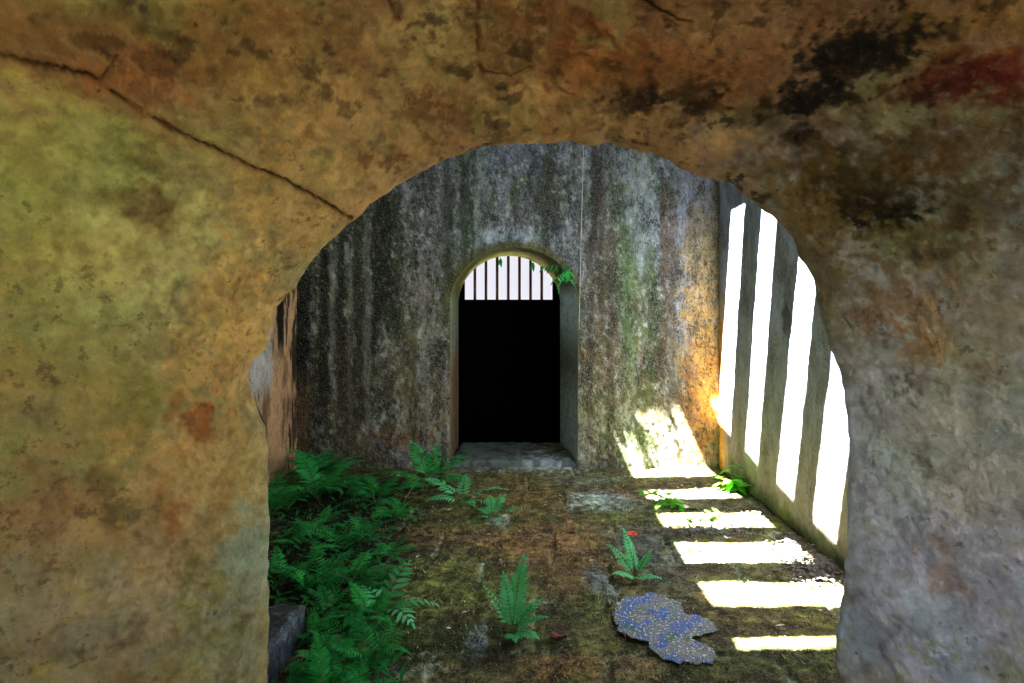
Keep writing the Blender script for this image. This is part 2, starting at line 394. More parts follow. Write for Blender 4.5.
def right_paint(P, c):
    c = mixc(c, lin((112, 116, 122)), sstep(-.1, .4, fbm(P, (1, 6, 2.5), 5, 3))*.7)
    c = .72*c*(1+.6*sstep(.5, 1.8, P[:, 2])[:, None]*np.array([.8, 1, 1.35]))  # upper wall painted lighter and bluer, standing in for weak sky fill
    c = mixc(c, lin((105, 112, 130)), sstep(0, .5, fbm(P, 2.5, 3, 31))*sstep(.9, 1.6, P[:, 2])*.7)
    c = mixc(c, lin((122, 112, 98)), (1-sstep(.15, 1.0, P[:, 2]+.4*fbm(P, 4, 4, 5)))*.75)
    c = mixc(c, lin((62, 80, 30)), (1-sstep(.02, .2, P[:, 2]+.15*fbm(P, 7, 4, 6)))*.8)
    d = np.sqrt((P[:, 1]-3.95)**2+((P[:, 2]-1.45)*.9)**2)+.12*fbm(P, 9, 4, 61)
    c = mixc(c, lin((35, 36, 34)), (1-sstep(.05, .16, d))*.7)
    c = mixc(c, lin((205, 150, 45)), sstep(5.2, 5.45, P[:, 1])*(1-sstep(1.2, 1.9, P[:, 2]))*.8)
    return c
def left_paint(P, c):
    run = fbm(P, (1, 5, 1.2), 5, 15)
    c = mixc(c, lin((60, 40, 22)), sstep(0, .4, run)*.8)
    c = mixc(c, lin((16, 13, 9)), sstep(.1, .16, fbm(P, (1, 5, .9), 5, 85))*.9)
    c = mixc(c, lin((12, 10, 8)), (1-sstep(.04, .09, abs(P[:, 1]-5.12)+.03*fbm(P, 8, 3, 2)))*sstep(1.2, 1.5, P[:, 2]))
    c = mixc(c, lin((165, 162, 150)), (1-sstep(4.6, 4.85, P[:, 1]+.1*fbm(P, 4, 4, 12)))*sstep(.6, .9, P[:, 2])*.9)
    w3 = .03*fbm(P, (1, 8, 4), 4, 202)
    c = mixc(c, lin((172, 168, 156)), (1-sstep(.14, .2, abs(P[:, 1]-4.80+w3*2)))*sstep(.75, .95, P[:, 2]+w3*3))
    c = mixc(c, lin((8, 7, 6)), (1-sstep(.05, .08, abs(P[:, 1]-5.13+w3)))*sstep(1.0, 1.25, P[:, 2]+w3*4))
    return c
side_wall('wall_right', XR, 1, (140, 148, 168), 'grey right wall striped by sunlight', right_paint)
side_wall('wall_left', XL, -1, (186, 148, 104), 'brown stained left wall beside the ferns', left_paint)

# ---- floor
ys = np.unique(np.r_[np.linspace(-7, 1.5, 12), np.linspace(1.5, 5.6, 380), np.linspace(5.6, 9, 5)])
xs = np.unique(np.r_[np.linspace(-9, XL-.1, 6), np.linspace(XL-.1, XR+.1, 360), np.linspace(XR+.1, 9, 6)])
P, Fq = grid_mesh(xs, ys, lambda U, V: np.stack([U, V, np.zeros_like(U)], -1))
P0 = P.copy()
wx = P0[:, 0]+.02*fbm(P0, 3, 3, 2); wy = P0[:, 1]+.02*fbm(P0, 3, 3, 8)
PH, PW = .46, .74
row = np.floor((wy-.15)/PH); fy = ((wy-.15)/PH) % 1
u = (wx-.06)/PW+.42*row; fx = u % 1; cell = np.floor(u)
dj = np.minimum(np.minimum(fy, 1-fy)*PH, np.minimum(fx, 1-fx)*PW)
cid = perlin(np.stack([cell*3.37+.5, row*5.13+.5, 0*cell+.5], -1))
joint = 1-sstep(.006, .022, dj+.008*fbm(P0, 30, 3, 4))
inroom = (P0[:, 1] > 1.5) & (P0[:, 0] > XL-.2) & (P0[:, 0] < XR+.2) & (P0[:, 1] < 5.8)
moss = fbm(P0, 2.6, 6, 40); moss2 = fbm(P0, 7, 5, 60)
P[:, 2] += np.where(inroom, .006*cid+.012*np.clip(moss, -.5, 1)+.008*moss2+.006*fbm(P0, 28, 4, 3)-.014*joint*(moss < .25), -.01)
col = np.tile(lin((92, 84, 48)), (len(P), 1))
col = mixc(col, lin((130, 100, 52)), sstep(.05, .45, moss2)*.6)
col = mixc(col, lin((92, 98, 30)), sstep(-.05, .3, moss)*.85)
col = mixc(col, lin((60, 70, 24)), sstep(.05, .4, fbm(P0, 4, 5, 77))*.7)
col = mixc(col, lin((148, 154, 138)), joint*sstep(-.3, .15, fbm(P0, 2.2, 3, 31))*.85)
def FB(px, py, rx, ry, rgb, amt):
    p = onfloor(px, py); q = onfloor(px, py+ry); return ((p.x, p.y, 0), (rx*p.y/F, max(.03, p.y-q.y), 9), lin(rgb), amt)
blobs = [
 FB(430, 590, 60, 45, (112, 116, 40), .8), FB(440, 640, 60, 26, (42, 56, 18), .85), FB(545, 540, 60, 22, (140, 96, 46), .8), FB(590, 650, 60, 26, (88, 92, 32), .7),
 FB(575, 575, 40, 24, (112, 80, 38), .6), FB(450, 535, 90, 10, (136, 98, 50), .6), FB(470, 520, 60, 9, (84, 92, 26), .7),
 FB(520, 500, 60, 16, (110, 84, 26), .8), FB(560, 665, 40, 16, (124, 84, 46), .7), FB(520, 480, 40, 8, (112, 92, 36), .7),
 FB(605, 500, 30, 9, (140, 156, 156), .95), FB(600, 583, 11, 15, (120, 130, 136), .9), FB(478, 638, 9, 18, (112, 124, 130), .9),
 FB(500, 522, 10, 5, (140, 148, 150), .8), FB(520, 466, 60, 6, (120, 128, 120), .8), FB(555, 462, 30, 8, (150, 165, 175), .7), FB(590, 480, 40, 6, (96, 106, 90), .7),
 FB(640, 492, 30, 9, (104, 70, 42), .8), FB(640, 540, 30, 14, (76, 84, 84), .7), FB(655, 560, 22, 24, (72, 80, 74), .8),
 FB(720, 500, 60, 12, (88, 80, 62), .7), FB(760, 620, 80, 24, (96, 78, 36), .7), FB(680, 560, 16, 20, (96, 96, 84), .6), FB(700, 570, 40, 8, (90, 66, 40), .6),
 FB(560, 630, 14, 8, (60, 24, 22), .5), FB(740, 660, 80, 20, (62, 68, 22), .8), FB(630, 665, 24, 12, (120, 84, 60), .6), FB(600, 610, 20, 22, (74, 82, 26), .7),
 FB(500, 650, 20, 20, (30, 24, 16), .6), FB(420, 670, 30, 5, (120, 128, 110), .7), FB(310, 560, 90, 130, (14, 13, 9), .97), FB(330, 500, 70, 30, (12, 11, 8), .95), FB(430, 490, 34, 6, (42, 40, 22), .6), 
 FB(820, 570, 30, 14, (60, 52, 52), .8),
]
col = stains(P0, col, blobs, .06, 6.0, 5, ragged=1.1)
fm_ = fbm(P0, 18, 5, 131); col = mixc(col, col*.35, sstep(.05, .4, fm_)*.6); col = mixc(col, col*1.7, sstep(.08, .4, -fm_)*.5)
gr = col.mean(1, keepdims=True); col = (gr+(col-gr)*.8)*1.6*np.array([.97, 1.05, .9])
col = mixc(col, lin((175, 168, 140)), (~inroom)*1.0)
# stepping up: doorway threshold is a separate slab
o = mesh_obj('floor', P, Fq, M['floor'], smooth=True, cols=col)
tag(o, kind='structure', label='mossy stone paving of the cell')

# short moss and dead grass blades standing on the paving
rs = np.random.RandomState(12)
NB = 30000
bxy = np.stack([rs.uniform(XL+.1, XR-.1, NB), 5.3-3.5*rs.uniform(0, 1, NB)**.7], 1)
B3 = np.c_[bxy, np.zeros(NB)]
keepb = (fbm(B3, 2.6, 6, 40)+.5*fbm(B3, 7, 5, 60) > -.12) & ((bxy[:, 0] < .8) | (rs.uniform(size=NB) < .35))
bxy = bxy[keepb]; NB = len(bxy)
ix = np.clip(np.searchsorted(xs, bxy[:, 0]), 0, len(xs)-1); iy = np.clip(np.searchsorted(ys, bxy[:, 1]), 0, len(ys)-1)
vi = ix*len(ys)+iy; bz = P[vi, 2]; bc = col[vi]*rs.uniform(.5, 2.3, NB)[:, None]
bc = np.where((rs.uniform(size=NB) < .12)[:, None], lin((190, 170, 120)), bc)
hh_ = rs.uniform(.006, .02, NB); an = rs.uniform(0, 6.28, NB); wd = rs.uniform(.002, .0045, NB); ln = rs.normal(0, .010, (NB, 2))
ca, sa = np.cos(an)*wd, np.sin(an)*wd
v0 = np.stack([bxy[:, 0]-ca, bxy[:, 1]-sa, bz-.002], 1); v1 = np.stack([bxy[:, 0]+ca, bxy[:, 1]+sa, bz-.002], 1)
v2 = np.stack([bxy[:, 0]+ln[:, 0], bxy[:, 1]+ln[:, 1], bz+hh_], 1)
mm, mt = nt('moss_blades'); at_ = N(mt, 'ShaderNodeAttribute', attribute_name='tone').outputs['Color']; finish(mt, at_, .9, spec=.1)
o = mesh_obj('moss', np.concatenate([v0, v1, v2]), np.stack([np.arange(NB), np.arange(NB)+NB, np.arange(NB)+2*NB], 1), mm, cols=np.concatenate([bc, bc, bc]))
tag(o, 'short olive and brown moss covering the paving', 'moss', kind='stuff')

# threshold slabs in the doorway
def slab(name, x0, x1, y0, y1, z, base, seed, label):
    us = np.linspace(x0, x1, 90); vs = np.linspace(y0, y1, 60)
    P, Fq = grid_mesh(us, vs, lambda U, V: np.stack([U, V, np.full_like(U, z)], -1))
    P0 = P.copy(); e = np.minimum(np.minimum(P0[:, 0]-x0, x1-P0[:, 0]), np.minimum(P0[:, 1]-y0, y1-P0[:, 1]))
    P[:, 2] += .008*fbm(P0, 9, 5, seed)-.02*(1-sstep(0, .03, e))
    jl = (1-sstep(.004, .012, abs(P0[:, 0]-(x0+.55*(x1-x0))+.01*fbm(P0, 8, 2, 3))))
    P[:, 2] -= .012*jl
    col = np.tile(lin(base), (len(P), 1))
    col = mixc(col, lin((60, 66, 46)), sstep(-.05, .35, fbm(P0, 6, 5, seed+4))*.8)
    col = mixc(col, lin((170, 178, 180)), sstep(0, .3, fbm(P0, 10, 4, seed+9))*sstep(x0+.5, x1-.3, P0[:, 0])*.8)
    n = len(P); nu, nv = 90, 60
    ring = [k*nv for k in range(nu)]+[(nu-1)*nv+k for k in range(1, nv)]+[k*nv+nv-1 for k in range(nu-2, -1, -1)]+[k for k in range(nv-2, 0, -1)]
    low = P[ring].copy(); low[:, 2] = -.03
    m = len(ring); Fs = [(ring[k], n+k, n+(k+1) % m, ring[(k+1) % m]) for k in range(m)]
    o = mesh_obj(name, np.concatenate([P, low]), np.concatenate([Fq, np.array(Fs)]), M['jamb'], smooth=True, cols=np.concatenate([col, col[ring]]))
    return o
o = slab('threshold_slab', -.86, .385, YW+.04, YI+.1, .06, (98, 110, 104), 3, '')
tag(o, 'grey stone sill slab raised in the small arched doorway', 'threshold slab')

# ---- the thick arch wall the camera looks through
edge_px = [(268,728),(268,683),(268,600),(269,520),(268,447),(265,427),(256,406),(249,377),(253,360),(266,349),(277,307),(296,286),(313,260),
 (320,250),(336,236),(353,221),(367,207),(402,183),(442,160),(484,146),(520,143),(554,143),(570,140),(585,145),(598,145),(610,142),(622,147),(634,150),(657,155),(681,168),(700,176),(718,181),
 (735,184),(746,197),(762,208),(780,223),(792,238),(801,258),(814,279),(819,311),(830,349),(842,378),(847,420),(849,458),(848,510),(846,562),(842,601),(836,640),(837,662),(839,683),(842,728)]
s_e = F/YE
E = np.array([((x-VX)/s_e, EYE-(y-VY)/s_e) for x, y in edge_px])
E[0, 1] = E[-1, 1] = -.02
NC = 1000
E1 = resample(E, NC)
# smooth version
def smooth(A, it):
    for _ in range(it):
        A = A.copy(); A[1:-1] = (A[:-2]+A[1:-1]*2+A[2:])/4
    return A
q3 = np.c_[E1, E1[:, :1]*0]; E1 = E1+np.stack([fbm(q3, 26, 4, 3), fbm(q3, 26, 4, 33)], 1)*.008
E1s = smooth(E1, 2); E2 = smooth(E1, 2600)
E2[:, 0] = np.where(E2[:, 1] < .9, E2[:, 0], E2[:, 0])
tan = np.gradient(E2, axis=0); tan = smooth(tan, 400); nn = np.stack([-tan[:, 1], tan[:, 0]], 1); nn /= np.linalg.norm(nn, axis=1)[:, None]
w_ = sstep(0, .35, E2[:, 1]); 
ts = np.r_[np.linspace(0, .66, 225), np.linspace(.66, 1.0, 14)[1:]]
SPL = .80
rows = []
for t in ts:
    w = float(sstep(0, .10, np.array(t)))
    b = E1s*(1-w)+E2*w
    # the lip turns over softly on the room side
    lip = .025*math.exp(-t/.02)
    off = b+nn*(SPL*t+lip-.025)
    rows.append(np.stack([off[:, 0], np.full(NC, YE-t), off[:, 1]], 1))
S = np.array(rows); S[0] = np.stack([E1s[:, 0], np.full(NC, YE), E1s[:, 1]], 1)
S[:, :, 2] = np.maximum(S[:, :, 2], -.02)
Pt = S.reshape(-1, 3); 
n3 = np.stack([np.broadcast_to(nn[:, 0], (len(ts), NC)).ravel(), np.full(len(Pt), .78), np.broadcast_to(nn[:, 1], (len(ts), NC)).ravel()], 1)
n3 /= np.linalg.norm(n3, axis=1)[:, None]
T = np.repeat(ts, NC)
# ray from a photographed stain to its place on the splayed reveal
from mathutils.bvhtree import BVHTree
i, j = np.meshgrid(np.arange(len(ts)-1), np.arange(NC-1), indexing='ij'); a = (i*NC+j).ravel()
Ft = np.stack([a, a+1, a+1+NC, a+NC], 1)
sub = np.r_[np.arange(0, len(ts)-1, 4), len(ts)-1]; sc_ = np.arange(0, NC, 8)
Q = S[sub][:, sc_]; nq, mq = Q.shape[:2]
bv = BVHTree.FromPolygons([tuple(p) for p in Q.reshape(-1, 3)], [(x*mq+y, x*mq+y+1, (x+1)*mq+y+1, (x+1)*mq+y) for x in range(nq-1) for y in range(mq-1)])
def onarch(px, py):
    o = Vector((0, 0, EYE)); d = Vector(((px-VX)/F, 1, -(py-VY)/F)).normalized()
    h = bv.ray_cast(o, d)[0]
    return h
def A(px, py, rx, ry, rgb, amt):
    h = onarch(px, py) or at(px, py, 1.3)
    k = h.y/F
    return (tuple(h), (rx*k*1.05, max(rx, ry)*k, ry*k*1.05), lin(rgb), amt)
P0 = Pt.copy()
n1 = fbm(P0, 3.2, 5, 7); n2 = fbm(P0, 9, 5, 21); n4 = fbm(P0, 22, 4, 29)
col = np.tile(lin((150, 134, 92)), (len(Pt), 1))
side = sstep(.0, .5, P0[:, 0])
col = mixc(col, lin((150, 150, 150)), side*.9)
top = sstep(1.75, 2.05, P0[:, 2])
col = mixc(col, lin((136, 98, 54)), top*.9)
col = mixc(col, lin((190, 160, 98)), sstep(0, .5, n1)*.5*(1-side))
col = mixc(col, lin((128, 134, 70)), sstep(.0, .4, fbm(P0, 4.5, 4, 88))*.45)
n5 = fbm(P0, 16, 5, 63)
ridge = 1-np.abs(fbm(P0, 7, 5, 93))*5
def CLOUD(c):
    k = (.45+.55*np.clip(top+.5*side, 0, 1))
    c = mixc(c, c*.5*np.array([1.05, .95, .8]), sstep(.0, .55, n2)*.6*k)
    c = mixc(c, c*1.35, sstep(.0, .5, n5)*.5)
    c = mixc(c, c*.4, sstep(.25, .6, n4)*.5*k)
    return mixc(c, c*.5*np.array([1.1, .9, .7]), np.clip(ridge, 0, 1)**2*.4*k)
blobs = [
 # left flank
 A(80, 190, 110, 80, (158, 158, 84), .75), A(60, 320, 60, 70, (150, 150, 78), .6), A(130, 400, 60, 60, (156, 150, 88), .6), A(190, 250, 60, 45, (196, 184, 128), .6),
 A(300, 200, 50, 50, (200, 160, 96), .6), A(245, 330, 30, 80, (205, 162, 92), .7), A(215, 480, 50, 90, (188, 150, 94), .7), A(120, 270, 30, 60, (176, 172, 112), .5), 
 A(250, 560, 22, 50, (142, 152, 138), .8), A(240, 660, 26, 30, (150, 150, 130), .6), A(60, 560, 60, 60, (168, 130, 92), .6), A(110, 640, 70, 50, (150, 146, 138), .6),
 A(40, 500, 30, 40, (150, 112, 78), .6), A(20, 620, 30, 60, (150, 138, 118), .6), A(150, 560, 50, 40, (160, 140, 112), .6), A(140, 200, 30, 14, (110, 82, 44), .6), A(155, 165, 26, 20, (106, 82, 46), .6),
 A(155, 215, 10, 26, (104, 76, 40), .6), A(140, 400, 9, 24, (112, 120, 36), .6), A(100, 480, 16, 14, (92, 84, 44), .5), A(120, 515, 14, 16, (82, 82, 46), .6),
 A(208, 420, 11, 17, (150, 88, 40), .9), A(174, 410, 8, 12, (150, 104, 56), .7), A(125, 625, 10, 14, (80, 66, 46), .5), A(170, 515, 8, 24, (160, 100, 50), .6), A(232, 300, 5, 30, (120, 84, 44), .5),
 # crown
 A(60, 40, 70, 24, (128, 86, 40), .7), A(140, 75, 40, 22, (140, 88, 48), .8), A(210, 60, 40, 30, (132, 92, 44), .6), A(280, 90, 50, 40, (150, 118, 62), .6), A(300, 40, 60, 22, (146, 110, 60), .6),
 A(350, 130, 60, 40, (186, 150, 92), .6), A(430, 60, 50, 40, (176, 144, 86), .6), A(420, 150, 34, 12, (168, 126, 66), .6), A(150, 30, 20, 12, (72, 60, 30), .5), A(500, 40, 28, 34, (116, 78, 38), .7),
 A(440, 100, 40, 14, (112, 74, 36), .6), A(560, 100, 60, 20, (190, 150, 92), .6), A(660, 110, 50, 20, (184, 148, 92), .6), A(690, 150, 50, 10, (188, 154, 96), .6), A(600, 60, 50, 22, (146, 90, 34), .7),
 A(660, 50, 30, 24, (120, 72, 28), .6), A(720, 30, 50, 18, (176, 134, 80), .5), A(560, 20, 40, 14, (132, 80, 32), .6), A(700, 80, 70, 22, (130, 88, 40), .6),
 A(640, 100, 22, 8, (50, 32, 16), .8), A(700, 108, 20, 8, (46, 30, 16), .8), A(860, 52, 44, 22, (20, 17, 12), .95), A(890, 40, 34, 14, (30, 24, 15), .8), A(810, 95, 40, 12, (30, 22, 14), .85), A(870, 30, 20, 8, (40, 28, 16), .7),
 A(800, 130, 14, 8, (42, 28, 14), .7), A(940, 85, 40, 16, (92, 26, 20), .85), A(1000, 75, 30, 20, (104, 30, 22), .85), A(940, 30, 60, 20, (150, 112, 52), .6), A(1000, 20, 30, 20, (140, 110, 56), .5),
 A(840, 190, 60, 40, (74, 62, 24), .85), A(890, 215, 26, 16, (22, 18, 10), .85), A(900, 160, 50, 22, (100, 82, 34), .7), A(960, 150, 50, 30, (118, 88, 42), .7), A(770, 170, 30, 14, (120, 96, 46), .6),
 A(920, 240, 50, 22, (96, 84, 34), .8), A(980, 210, 40, 40, (104, 82, 44), .7), A(800, 200, 20, 40, (132, 106, 50), .6), A(650, 75, 14, 12, (54, 36, 20), .6),
 # right flank
 A(815, 260, 20, 60, (106, 92, 44), .7), A(835, 320, 22, 50, (116, 108, 70), .7), A(870, 400, 24, 80, (130, 128, 118), .7), A(925, 330, 14, 50, (158, 112, 58), .85), A(890, 300, 18, 40, (132, 98, 62), .7),
 A(980, 320, 40, 60, (136, 124, 96), .7), A(1000, 440, 30, 60, (134, 138, 138), .6), A(905, 395, 15, 24, (30, 42, 24), .95), A(978, 372, 16, 16, (112, 86, 58), .6), A(925, 525, 14, 26, (44, 56, 44), .9),
 A(960, 500, 20, 30, (150, 140, 116), .6), A(900, 580, 70, 90, (164, 170, 188), .9), A(870, 480, 30, 90, (160, 166, 172), .85), A(990, 590, 50, 70, (152, 152, 166), .85), A(940, 450, 60, 60, (160, 158, 142), .6), A(940, 570, 8, 26, (140, 112, 86), .6), A(930, 440, 40, 30, (146, 142, 124), .5),
 A(870, 640, 14, 40, (104, 106, 114), .6),
]
col = stains(P0, col, blobs, .05, 9.0, 9, ragged=1.3)
col = CLOUD(col)*.66
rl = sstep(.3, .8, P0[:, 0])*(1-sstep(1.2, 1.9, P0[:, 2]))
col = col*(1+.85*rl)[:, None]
lf_ = (1-sstep(-.7, -.3, P0[:, 0])); col = col*(1+.17*lf_)[:, None]
lipd = (1-sstep(.02, .12, T+.06*fbm(P0, 12, 4, 301)))*sstep(1.5, 1.8, P0[:, 2]); col = mixc(col, lin((172, 132, 78)), lipd*.45)
col = mixc(col, lin((58, 38, 20)), sstep(.2, .36, fbm(P0, (14, 14, 22), 5, 333))*top*.75)
col = mixc(col, lin((64, 44, 24)), sstep(.2, .36, fbm(P0, 20, 5, 353))*(1-top)*(1-rl)*.25)
hue_ = fbm(P0, 5, 4, 373); col = mixc(col, col*np.array([1.15, .97, .8]), sstep(0, .4, hue_)*.6*(1-rl)); col = mixc(col, col*np.array([.85, 1.08, 1.1]), sstep(0, .4, -hue_)*.5)
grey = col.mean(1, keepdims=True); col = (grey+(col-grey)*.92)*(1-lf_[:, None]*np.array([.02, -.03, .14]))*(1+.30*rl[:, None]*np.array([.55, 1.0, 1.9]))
dk = [A(860, 50, 44, 18, (14, 12, 9), .9), A(885, 40, 40, 10, (20, 17, 12), .8), A(812, 100, 30, 9, (14, 11, 8), .9), A(795, 88, 10, 8, (14, 11, 8), .8), A(700, 104, 18, 6, (34, 22, 12), .85), A(640, 102, 22, 5, (34, 22, 12), .85), A(655, 98, 8, 6, (20, 14, 9), .8),
 A(722, 122, 10, 4, (24, 16, 10), .8), A(800, 133, 12, 5, (24, 16, 10), .7), A(895, 215, 24, 9, (10, 9, 6), .95), A(860, 190, 40, 16, (52, 42, 20), .7), A(850, 205, 14, 14, (24, 19, 10), .8), A(925, 92, 14, 7, (34, 12, 10), .9), A(960, 80, 26, 10, (70, 20, 16), .8), A(1005, 78, 20, 10, (80, 22, 18), .8),
 A(700, 82, 20, 4, (60, 38, 20), .7), A(530, 30, 8, 30, (60, 42, 20), .6), A(430, 102, 16, 4, (84, 52, 26), .7), A(394, 166, 12, 5, (84, 54, 26), .7), A(367, 160, 7, 8, (90, 58, 30), .7),
 A(476, 148, 9, 4, (60, 36, 18), .8), A(440, 158, 8, 4, (70, 44, 22), .7), A(640, 140, 8, 5, (24, 16, 10), .8), A(735, 184, 14, 4, (24, 18, 10), .85), A(760, 196, 12, 4, (40, 30, 16), .8), A(165, 52, 6, 3, (30, 24, 14), .8), A(180, 56, 5, 3, (30, 24, 14), .8), A(190, 33, 8, 3, (30, 24, 14), .8), A(140, 4, 9, 5, (34, 34, 36), .8), A(107, 55, 8, 4, (40, 30, 16), .7)]
col = stains(P0, col, dk, .03, 16.0, 19, ragged=1.5, soft=.3)
disp = .014*n1+.009*n2+(.006-.002*side)*n4+.003*fbm(P0, 48, 4, 4)-(.006-.003*side)*np.clip(ridge, 0, 1)**2
def crack(pts, wid, depth, amt, jit=.0022):
    global col, disp
    pts = [(a[0]+(b[0]-a[0])*k/6, a[1]+(b[1]-a[1])*k/6) for a, b in zip(pts[:-1], pts[1:]) for k in range(6)]+[pts[-1]]
    hp = [onarch(x, y) for x, y in pts]; hp = [np.array(h) for h in hp if h]
    Wp = P0+jit*np.stack([fbm(P0, 30, 3, 11), fbm(P0, 30, 3, 12.5), fbm(P0, 30, 3, 14)], -1)*2
    d = np.full(len(P0), 9.0)
    for p, q in zip(hp[:-1], hp[1:]):
        e = q-p; s = np.clip(((Wp-p)@e)/(e@e), 0, 1); d = np.minimum(d, np.linalg.norm(Wp-(p+s[:, None]*e), axis=1))
    wv = wid*(.7+.8*np.clip(fbm(P0, 14, 2, 44)+.4, 0, 1))
    m = 1-sstep(.4, 1.3, d/wv); m2 = 1-sstep(1, 6, d/wv)
    col = mixc(col, lin((26, 17, 10)), m*amt); col = mixc(col, lin((118, 76, 38)), m2*.35*amt)
    disp = disp+depth*m
crack([(-15, 52), (20, 60), (60, 70), (88, 76), (110, 92), (150, 117), (200, 143), (250, 167), (285, 180), (310, 194), (330, 207), (352, 219)], .0042, .022, 1.0)
crack([(960, 55), (935, 66), (900, 85), (875, 97), (850, 106)], .003, .014, .9)
crack([(478, 0), (477, 40), (480, 74), (510, 76), (530, 68)], .0026, .012, .7)
crack([(385, -5), (392, 10), (400, 22)], .0026, .012, .8)
crack([(100, 92), (104, 78), (118, 56)], .0022, .01, .7)
crack([(640, 0), (660, 12), (690, 22)], .0026, .012, .7)
crack([(210, 345), (222, 320), (240, 280)], .0012, .006, .6)
crack([(700, 80), (735, 60), (760, 40)], .0014, .006, .5)
crack([(910, 255), (935, 300), (950, 340)], .001, .004, .5)
crack([(590, 8), (600, 40), (570, 60)], .0014, .006, .5)
crack([(185, 440), (205, 441), (216, 425), (214, 408), (202, 404)], .0012, .006, .4)
Pt2 = Pt+n3*(disp*np.clip(T/.012, 0, 1)*(.35+.65*np.clip(T/.08, 0, 1)))[:, None]
# near (camera side) face and far (room side) face
fo = S[-1][:, [0, 2]]
V1, F1 = fan(np.stack([fo[:, 0], np.maximum(fo[:, 1], 0)], 1), YE-ts[-1], -3.3, 3.3, -.02, HR)
V2, F2 = fan(np.stack([E1s[:, 0], np.maximum(E1s[:, 1], 0)], 1), YE, XL-.3, XR+.3, -.02, HR)
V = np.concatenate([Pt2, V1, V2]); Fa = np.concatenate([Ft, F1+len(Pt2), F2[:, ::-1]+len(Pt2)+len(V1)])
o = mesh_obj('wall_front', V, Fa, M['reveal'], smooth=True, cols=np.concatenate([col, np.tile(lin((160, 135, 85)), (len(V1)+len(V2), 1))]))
tag(o, kind='structure', label='thick ochre plastered wall with a broad arched opening in front')

# ---- roof with its slots, and an unseen porch added behind to keep the sun off the ground
roof = MB()
z0, z1 = HR, HR+.05
dy = SY*HR; dx = SX*HR
xa, xb = .88-dx, 2.88-dx
slots = [(1.575, 1.575, 1.66, 1.66), (2.84-dy, 2.84-dy, 3.10-dy, 3.10-dy), (3.35-dy, 3.35-dy, 3.65-dy, 3.65-dy), (3.91-dy, 3.93-dy, 4.21-dy, 4.21-dy),
         (4.51-dy, 3.72, 4.77-dy, 4.04), (4.227, 4.416, 4.66, 4.75)]   # the rear beams lie slightly askew
roof.box((-3.6, -6, z0), (xa, YI, z1)); roof.box((xb, -6, z0), (4.5, YI, z1))
pl = pr = -6
for (al, ar, bl, br) in slots+[(YI, YI, 0, 0)]:
    k = len(roof.v); A0, A1 = xa-.01, xb+.01
    roof.v += [(A0, pl, z0), (A1, pr, z0), (A1, ar, z0), (A0, al, z0), (A0, pl, z1), (A1, pr, z1), (A1, ar, z1), (A0, al, z1)]
    roof.f += [tuple(k+i for i in q) for q in ((0,3,2,1),(4,5,6,7),(0,1,5,4),(1,2,6,5),(2,3,7,6),(3,0,4,7))]
    pl, pr = bl, br
n = len(roof.v)   # lengthwise beam, broader towards the back
bx0 = 1.66-dx
roof.v += [(bx0, 1.5, z0+.001), (bx0+.10, 1.5, z0+.001), (bx0+.31, 4.8, z0+.001), (bx0, 4.8, z0+.001), (bx0, 1.5, z1), (bx0+.10, 1.5, z1), (bx0+.31, 4.8, z1), (bx0, 4.8, z1)]
roof.f += [tuple(n+i for i in q) for q in ((0,3,2,1),(4,5,6,7),(0,1,5,4),(1,2,6,5),(2,3,7,6),(3,0,4,7))]
o = roof.build('ceiling', M['concrete']); tag(o, kind='structure', label='slotted concrete roof above the cell, with an added sun-blocking porch')
w = MB(); w.box((-3.6, -6, 0), (-3.3, YE-1.0, HR)); o = w.build('wall_porch', M['concrete']); tag(o, kind='structure', label='side wall of the near passage')

# ---- barred iron door in the doorway
d = empty('door_1', (-.31, YI+.03, 0)); tag(d, 'black iron door with red-brown bars in its arched top', 'door', kind='structure')
ox, oy = -.31, YI+.03
def dl(mb): mb.v = [(x-ox, y-oy, z) for x, y, z in mb.v]; return mb
zr = at(0, 299.6, YI).z
m = MB(); m.box((-.93, YI+.01, .0), (.31, YI+.035, zr-.03)); dl(m).build('panel', M['iron'], d)
m = MB(); m.box((-.93, YI-.005, zr-.05), (.31, YI+.04, zr)); dl(m).build('rail', M['iron'], d)
for (a, b) in ((-.95, at(464.5, 0, YI).x), (at(552.5, 0, YI).x, .35)):
    m = MB(); m.box((a, YI, 0), (b, YI+.04, 2.25)); dl(m).build('stile', M['iron'], d)
for px in (474.7, 485.8, 497, 508.2, 519.4, 530.5, 541.7):
    x = at(px, 0, YI).x; m = MB(); m.tube([(x, YI+.02, zr-.02), (x, YI+.02, 1.95), (x, YI+.02, 2.25)], .017, n=8)
    dl(m).build('bar', M['rust'], d, True)
    
